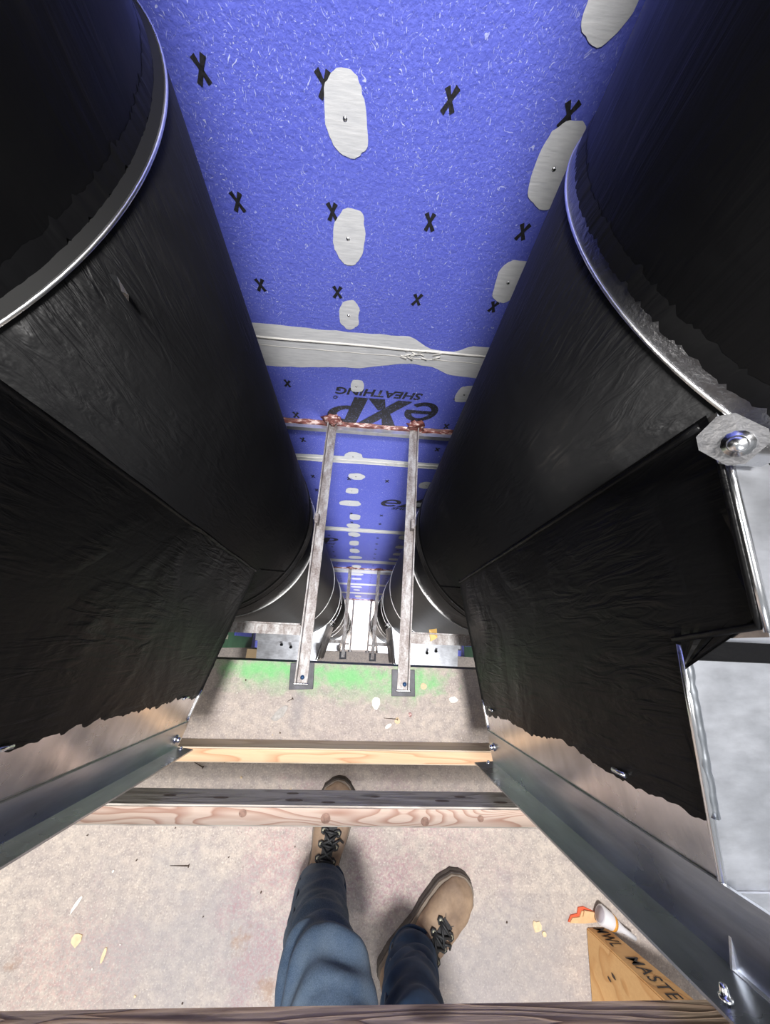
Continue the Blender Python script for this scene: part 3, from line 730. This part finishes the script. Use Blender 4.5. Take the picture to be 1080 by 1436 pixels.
board('top_rail', -.374, -.335, .893, .985, M['top_rail'], M['top_rail'], .006)
for x in (-1.35, 1.35): boxm('post', (x - .045, -.42, 0), (x + .045, -.382, 1.05), M['rail_side'], gr, .003)

# ------------------------------------------------------------------ person: jeans and work boots
def fuse(name, parts, voxel, mat, parent, smooth_it=4, wr=None):
    bm = bmesh.new()
    for (v, f) in parts:
        vs = [bm.verts.new(p) for p in v]
        for fc in f: bm.faces.new([vs[i] for i in fc])
    bmesh.ops.recalc_face_normals(bm, faces=bm.faces[:])
    me = bpy.data.meshes.new(name); bm.to_mesh(me); bm.free()
    o = bpy.data.objects.new(name, me); C.objects.link(o)
    md = o.modifiers.new('r', 'REMESH'); md.mode = 'VOXEL'; md.voxel_size = voxel
    ms = o.modifiers.new('s', 'SMOOTH'); ms.iterations = smooth_it; ms.factor = .5
    me2 = bpy.data.meshes.new_from_object(o.evaluated_get(bpy.context.evaluated_depsgraph_get()))
    bpy.data.objects.remove(o)
    me2.materials.clear(); me2.materials.append(mat); me2.name = name
    if wr:
        nr = [v.normal.copy() for v in me2.vertices]
        for v, q in zip(me2.vertices, nr): v.co += q * wr(v.co)
    for p in me2.polygons: p.use_smooth = True
    o = bpy.data.objects.new(name, me2); C.objects.link(o); adopt(o, parent); return o
def loft(rings, n=28):
    """rings: (center, rx, ry, xaxis, yaxis)"""
    v = []; f = []
    for c, rx, ry, xa, ya in rings:
        for k in range(n):
            a = 2 * PI * k / n; v.append(Vector(c) + Vector(xa) * rx * math.cos(a) + Vector(ya) * ry * math.sin(a))
    for i in range(len(rings) - 1):
        for k in range(n): f.append((i * n + k, i * n + (k + 1) % n, (i + 1) * n + (k + 1) % n, (i + 1) * n + k))
    f += [tuple(range(n))[::-1], tuple(range((len(rings) - 1) * n, len(rings) * n))]
    return v, f
def limb(pts, n=28, per=7):
    """pts (x,y,z,rx,ry) smooth interpolated"""
    P = []
    for i in range(len(pts) - 1):
        p0 = pts[max(i - 1, 0)]; p1 = pts[i]; p2 = pts[i + 1]; p3 = pts[min(i + 2, len(pts) - 1)]
        for q in range(per):
            t = q / per
            P.append([.5 * ((2 * b_) + (-a + c) * t + (2 * a - 5 * b_ + 4 * c - d) * t * t + (-a + 3 * b_ - 3 * c + d) * t ** 3) for a, b_, c, d in zip(p0, p1, p2, p3)])
    P.append(list(pts[-1]))
    rings = []
    for i, p in enumerate(P):
        t = (Vector(P[min(i + 1, len(P) - 1)][:3]) - Vector(P[max(i - 1, 0)][:3])).normalized()
        xa = Vector((1, 0, 0)); xa = (xa - t * xa.dot(t)).normalized(); ya = t.cross(xa)
        rings.append((p[:3], p[3], p[4], xa, ya))
    return loft(rings, n)
person = thing('person', 'person in dusty blue jeans and tan work boots standing behind the guardrail', 'person', (.06, -.72, 0))
Lleg = [(-.066, -.652, .085, .066, .066), (-.066, -.640, .12, .071, .068), (-.062, -.628, .20, .070, .068), (-.055, -.615, .30, .072, .072), (-.046, -.600, .40, .074, .077), (-.018, -.605, .49, .086, .090), (0.0, -.68, .60, .086, .092), (.01, -.78, .76, .096, .10), (.02, -.86, .92, .105, .11)]
Rleg = [(.196, -.785, .085, .060, .062), (.192, -.777, .12, .066, .064), (.182, -.762, .19, .064, .064), (.166, -.74, .28, .066, .068), (.158, -.725, .38, .070, .074), (.160, -.725, .49, .080, .083), (.175, -.76, .62, .085, .092), (.185, -.82, .77, .095, .10), (.185, -.87, .92, .105, .11)]
def wrinkle(kx):
    def f(p):
        z = p.z
        a = .006 * math.sin(z * 95 + p.x * 38 + 5 * noise.noise((p.x * 9, p.y * 9, z * 6))) * (1.0 if z < .26 or .34 < z < .56 else .55)
        if p.x < .09:
            g = z - (.425 + .35 * (p.x + .05)); a += -.011 * math.exp(-(g / .012) ** 2) + .007 * math.exp(-((g - .035) / .02) ** 2)
            g = z - (.31 - .5 * (p.x + .05)); a += -.006 * math.exp(-(g / .01) ** 2)
        else:
            for zc, kk in ((.20, .4), (.26, -.5), (.15, .3)):
                g = z - (zc + kk * (p.x - .17)); a += -.007 * math.exp(-(g / .008) ** 2)
        return a * (.5 + .6 * abs(noise.noise((p.x * 7, p.y * 7, z * 11)))) + .007 * noise.noise((p.x * 12, p.y * 12, z * 22))
    return f
pel = limb([(.10, -.87, .84, .19, .12), (.10, -.89, .93, .19, .125), (.10, -.90, 1.02, .175, .12)])
jeans = fuse('jeans', [limb(Lleg), limb(Rleg), pel], .0075, M['denim'], person, 3, wrinkle(1))
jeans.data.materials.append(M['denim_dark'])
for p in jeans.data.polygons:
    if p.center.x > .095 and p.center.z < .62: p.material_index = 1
for leg, dx in ((Lleg, -1), (Rleg, 1)):        # outer seam and stitched cuff
    pts = [(x - rx * .83 if dx < 0 else x - rx * .86, y + ry * .48, z) for x, y, z, rx, ry in leg[:6]]
    tube('seam', pts, .0030, M['denim'], jeans, 6)
    x, y, z, rx, ry = leg[0]
    tube('cuff_hem', [(x + (rx + .002) * math.cos(2 * PI * k / 30), y + (ry + .002) * math.sin(2 * PI * k / 30), z + .004 + .003 * math.sin(k * 1.3)) for k in range(31)], .0045, M['denim_dark'], jeans, 6)

def boot(toe, heel, label):
    toe = Vector((toe[0], toe[1], 0)); heel = Vector((heel[0], heel[1], 0)); ax = (toe - heel); LN = ax.length; ax.normalize(); sx = Vector((ax.y, -ax.x, 0))
    root = bpy.data.objects.new('boot', None)
    def W(s):      # half width at s from heel (0) to toe (1)
        return step(s, [(0, .020), (.05, .036), (.2, .044), (.42, .045), (.62, .056), (.78, .060), (.9, .050), (.97, .030), (1.0, .010)])
    def out(sc, z):
        pts = []; n = 26
        for i in range(n + 1):
            s = i / n; s = .5 - .5 * math.cos(PI * s); pts.append(heel + ax * (LN * (.5 + (s - .5) * (1 + (sc - 1) * .4))) + sx * (W(s) * sc) + Vector((0, 0, z)))
        for i in range(n - 1, 0, -1):
            s = .5 - .5 * math.cos(PI * i / n); pts.append(heel + ax * (LN * (.5 + (s - .5) * (1 + (sc - 1) * .4))) - sx * (W(s) * sc) + Vector((0, 0, z)))
        return pts
    def stack(name, lays, mat, parent):
        v = []; f = []
        for sc, z in lays: v += out(sc, z)
        n = len(v) // len(lays)
        for i in range(len(lays) - 1):
            for k in range(n): f.append((i * n + k, i * n + (k + 1) % n, (i + 1) * n + (k + 1) % n, (i + 1) * n + k))
        f += [tuple(range(n))[::-1], tuple(range(n * (len(lays) - 1), n * len(lays)))]
        o = link_mesh(name, v, f, mat, parent); smooth_by_angle(o, 40); return o
    # upper
    rings = []; 
    for i in range(25):
        s = .015 + .97 * i / 24; hh = step(s, [(0, .10), (.2, .125), (.40, .118), (.58, .094), (.74, .076), (.88, .064), (.96, .050), (1, .034)])
        w_ = W(s) * .93; c = heel + ax * (LN * s) + Vector((0, 0, .026 + (hh - .026) * .42)); rings.append((s, c, w_, hh))
    v = []; f = []; n = 28
    for s, c, w_, hh in rings:
        for k in range(n):
            a = 2 * PI * k / n; ca, sa = math.cos(a), math.sin(a)
            zz = (hh - c.z) * abs(sa) ** .85 if sa > 0 else -(c.z - .024) * abs(sa) ** .6
            pinch = 1 - (.30 if s < .62 else .12) * max(sa, 0) ** 2
            v.append(c + sx * (w_ * math.copysign(abs(ca) ** .8, ca) * pinch) + Vector((0, 0, zz)))
    for i in range(len(rings) - 1):
        for k in range(n): f.append((i * n + k, i * n + (k + 1) % n, (i + 1) * n + (k + 1) % n, (i + 1) * n + k))
    f += [tuple(range(n))[::-1], tuple(range((len(rings) - 1) * n, len(rings) * n))]
    ank = heel + ax * (LN * .26)
    sh = loft([((ank.x, ank.y, z), rx, ry, ax, sx) for z, rx, ry in ((.05, .07, .040), (.10, .066, .042), (.15, .055, .044), (.20, .050, .046))])
    up = fuse('boot', [(v, f), sh], .0045, M['leather'], person, 3, lambda p: .0022 * noise.noise((p.x * 45, p.y * 45, p.z * 30)))
    up['label'] = label
    stack('sole', [(1.03, 0), (1.06, .004), (1.06, .016), (1.02, .020), (1.05, .023), (1.04, .030)], M['sole'], up)
    stack('welt', [(1.0, .030), (1.012, .031), (1.0, .036), (.95, .037)], M['welt'], up)
    def top(s): return step(s, [(0, .10), (.2, .125), (.40, .118), (.58, .094), (.74, .076), (.88, .064), (.96, .050), (1, .034)])
    def on(s, u, lift=.004):
        return heel + ax * (LN * s) + sx * u + Vector((0, 0, top(s) + lift - (u / .03) ** 2 * .006))
    # tongue, eyelets, laces
    tv = []; tf = []
    for i in range(8):
        s = .70 - .30 * i / 7
        for u in (-.016, -.008, 0, .008, .016): tv.append(on(s, u, .0035))
    for i in range(7):
        for q in range(4): tf.append((i * 5 + q, i * 5 + q + 1, i * 5 + 6 + q, i * 5 + 5 + q))
    link_mesh('tongue', tv, tf, M['tongue'], up, True)
    ss = (.66, .575, .49, .42)
    for i, s in enumerate(ss):
        for u in (-.022, .022):
            c = on(s, u, .004); tube('eyelet', [c, c + Vector((0, 0, .004))], .0055, M['eyelet'], up, 10)
            tube('lace', [on(s - .02, u * .9, .006), on(s - .012, u * 1.25, .007), on(s + .006, u * 1.32, .007), on(s + .02, u * 1.0, .006), on(s + .012, u * .4, .009)], .0030, M['lace'], up, 6)
        tube('lace', [on(s, -.022, .008), on(s + .004, 0, .012), on(s, .022, .008)], .0036, M['lace'], up, 6)
        if i < 3:
            for u in (-1, 1): tube('lace', [on(s, .022 * u, .009), on((s + ss[i + 1]) / 2, 0, .014), on(ss[i + 1], -.022 * u, .009)], .0036, M['lace'], up, 6)
    tube('lace', [on(.6, .012, .012), on(.63, .03, .012), on(.60, .042, .0)], .003, M['lace'], up, 6)
    # stitched seams across the vamp and at the heel counter
    for u in (-1, 1):
        tube('stitched_seam', [on(.80, 0, .0005) if False else on(.70, u * .012, .001), on(.735, u * .022, .0005), on(.72, u * .034, -.004), on(.64, u * .040, -.012), on(.5, u * .040, -.02)], .0014, M['sole'], up, 5)
    return up
boot((-.031, -.405), (-.088, -.735), 'left tan leather boot with its toe past the mid rail')
boot((.378, -.652), (.122, -.872), 'right tan leather boot turned outward')

# ------------------------------------------------------------------ leaning lumber, scraps and litter
b0 = Vector((.746, -.770, 0)); lean = .045 / .225
ld = thing('lumber_piece', 'tan plywood board with stencilled lettering leaning beside the right boot', 'board', tuple(b0))
def LP(a, y, z): return (b0.x + a + z * lean, b0.y + y, z)
tw = .066
v = [LP(0, 0, 0), LP(tw, 0, 0), LP(tw, -.36, 0), LP(-.028, -.36, 0), LP(0, 0, .46), LP(tw + .03, 0, .46), LP(tw + .03, -.36, .46), LP(-.028, -.36, .46)]
bd = link_mesh('board', v, [(0, 3, 2, 1), (4, 5, 6, 7), (0, 1, 5, 4), (1, 2, 6, 5), (2, 3, 7, 6), (3, 0, 4, 7)], M['ply'], ld)
bm = bmesh.new(); bm.from_mesh(bd.data); bmesh.ops.bevel(bm, geom=bm.edges[:], offset=.003, segments=2, affect='EDGES'); bm.to_mesh(bd.data); bm.free()
def board_text(s, z0, z1, a0, hgt):
    cu = bpy.data.curves.new('t', 'FONT'); cu.body = s; cu.offset = .006; cu.resolution_u = 3; cu.space_character = 1.15
    ob = bpy.data.objects.new('t', cu); C.objects.link(ob)
    me = bpy.data.meshes.new_from_object(ob.evaluated_get(bpy.context.evaluated_depsgraph_get())); bpy.data.objects.remove(ob)
    xs = [q.co.x for q in me.vertices]; ys = [q.co.y for q in me.vertices]; ax, bx, ay, by = min(xs), max(xs), min(ys), max(ys)
    for q in me.vertices:
        u = (q.co.x - ax) / (bx - ax); t = (q.co.y - ay) / (by - ay); z = z0 + (z1 - z0) * u
        q.co = (b0.x + a0 + hgt * t + z * lean, b0.y + .0010, z)
    me.materials.clear(); me.materials.append(M['ink']); me.name = 'stencil_lettering'
    o = bpy.data.objects.new('stencil_lettering', me); C.objects.link(o); adopt(o, ld)
board_text('MWL', .006, .075, .016, .036)
board_text('MASTER', .112, .262, .018, .036)
for (y, z, s) in ((-.05, .09, .010), (-.065, .075, .008), (-.11, .15, .007)):
    c = Vector(LP(-.0006 - .028 * (-y) / .36, y, z)); link_mesh('knot_mark', [c + Vector((-.001, math.cos(a) * s * .5, math.sin(a) * s)) for a in [k * PI / 4 for k in range(8)]], [tuple(range(8))], M['nail'], ld)

def slab_piece(name, pts, z0, z1, mat, label, cat, group=None, parent=None):
    v, f = prism(pts, z0, z1); o = link_mesh(name, v, f, mat, parent)
    if label: tag(o, label, cat, group)
    return o
tc = thing('torn_cardboard', 'torn tan cardboard scrap with orange edges beside the leaning board', 'cardboard', (.73, -.745, 0))
slab_piece('card_layer', [(.690, -.757), (.700, -.742), (.722, -.738), (.727, -.724), (.745, -.722), (.782, -.735), (.784, -.757), (.74, -.760)], .0005, .004, M['orange'], None, None, None, tc)
slab_piece('card_layer', [(.693, -.757), (.703, -.746), (.726, -.744), (.735, -.730), (.760, -.731), (.780, -.739), (.780, -.755), (.74, -.758)], .0041, .008, M['card'], None, None, None, tc)
slab_piece('card_layer', [(.735, -.742), (.742, -.727), (.772, -.731), (.776, -.748), (.75, -.752)], .0081, .012, M['card'], None, None, None, tc)
ct = thing('plastic_tube', 'white plastic cup-ended tube with orange band lying by the cardboard scrap', 'tube', (.80, -.735, .0))
p0, p1 = Vector((.776, -.722, .035)), Vector((.875, -.775, .035)); dd = (p1 - p0).normalized()
tube('tube_body', [p0, p0 + dd * .002, p0 + dd * .035, p0 + dd * .06, p0 + dd * .075, p1], [.022, .024, .020, .012, .008, .006], M['white_plastic'], ct, 20)
tube('band', [p0 + dd * .036, p0 + dd * .046], [.0208, .0178], M['orange_band'], ct, 20)
tube('cup_hollow', [p0 - dd * .0006, p0 + dd * .0004], .019, flat('cup_inside', srgb(176, 168, 176), .5), ct, 20)

def nail(x, y, ang, ln, label):
    r = thing('nail', label, 'nail', (x, y, 0), 'loose nails on the slab'); d = Vector((math.cos(ang), math.sin(ang), 0)); c = Vector((x, y, .003))
    tube('shank', [c - d * ln / 2, c + d * (ln / 2 - .002), c + d * ln / 2], [.0005, .0016, .0016], M['nail'], r, 6)
    tube('head', [c + d * ln / 2, c + d * (ln / 2 + .0015)], .0045, M['nail'], r, 8)
nail(-.503, -.637, .0, .055, 'brown nail lying on the slab left of the boots')
nail(-.513, -.379, -.42, .05, 'brown nail lying near the left end of the toe board')
nail(.125, -.232, -.05, .05, 'pale nail among scraps before the toe board')
nail(-.235, -.185, .5, .02, 'short nail near the left base plate')
def chip(x, y, s, seed, mat, label, cat='debris', el=1., rot=0., grp='scraps on the slab', n=9):
    pts = []
    for k in range(n):
        a = 2 * PI * k / n; q = s * (1 + .5 * noise.noise((math.cos(a) * 2 + seed, math.sin(a) * 2, seed)))
        px, py = q * math.cos(a) * el, q * math.sin(a) / el; pts.append((x + px * math.cos(rot) - py * math.sin(rot), y + px * math.sin(rot) + py * math.cos(rot)))
    slab_piece({'chip': 'wood_chip'}.get(mat, 'scrap'), pts, .0004, .003, M[mat], label, cat, grp)
chip(-.772, -.726, .010, 1, 'white_chip', 'thin white splinter at the left of the floor', el=2.2, rot=1.1)
chip(.590, -.767, .014, 2, 'chip', 'pale wood chip right of the right boot', rot=.8)
chip(.612, -.785, .006, 12, 'chip', 'tiny wood crumb beside the pale wood chip')
chip(-.745, -.80, .014, 3, 'chip', 'tan wood chip on the scuffed left floor')
chip(-.66, -.83, .009, 4, 'chip', 'small slim chip on the left floor', el=1.8, rot=1.4)
chip(.072, -.186, .018, 5, 'white_chip', 'white plaster scrap between the base plates', el=.8)
chip(.118, -.255, .009, 6, 'white_chip', 'small white flake by the pale nail', rot=.5, el=1.5)
chip(.150, -.238, .010, 7, 'chip', 'beige flake beside the pale nail')
chip(.195, -.218, .007, 8, 'firestop', 'red sealant crumb in front of the right base plate')
chip(.245, -.125, .011, 9, 'chip', 'cream flake beside the right base plate', rot=.3)
chip(.355, -.165, .013, 10, 'white_chip', 'white scrap near the right branch duct', el=1.3)
chip(-.265, -.228, .022, 11, 'grey_scrap', 'crumpled foil scrap left of the grey smear', el=1.6, rot=.7)
chip(-.60, -.185, .018, 13, 'grey_scrap', 'dull plastic scrap under the left branch duct', el=1.3, rot=-.9)
for q in range(46):
    x, y = random.uniform(-.9, .6), random.uniform(-1.0, -.1)
    if -.345 < y < -.3 or (-.16 < x < .42 and -.95 < y < -.38): continue
    chip(x, y, random.uniform(.0015, .0035), 20 + q, random.choice(['nail', 'chip', 'white_chip', 'nail']), 'tiny crumb of grit on the dusty slab', 'grit', 1.2, q, 'grit crumbs on the slab', 6)

# clutter one storey down
cb = boxm('cardboard_box', (-1.30, -.33, -ST), (-1.08, -.07, -ST + .28), M['cardboard'], None, .004)
tag(cb, 'cardboard box at the slab edge one storey down on the left', 'box')
boxm('box_flap', (-1.18, -.075, -ST + .2805), (-1.09, -.072, -ST + .36), M['cardboard'], cb)
for (x, y, z, l) in ((-.40, .13, -2.2, 'left'), (.90, .06, -2.2, 'right')):
    oc = thing('plastic_clip', f'orange plastic clip on the {l} silver branch one storey down', 'clip', (x, y, z), 'orange clips one storey down')
    boxm('clip_body', (x - .045, y - .012, z - .008), (x + .045, y + .012, z + .02), M['orange_plastic'], oc, .004)
    for d in (-.03, 0, .03): boxm('clip_tooth', (x + d - .007, y - .02, z + .0), (x + d + .007, y - .011, z + .016), M['orange_plastic'], oc, .002)
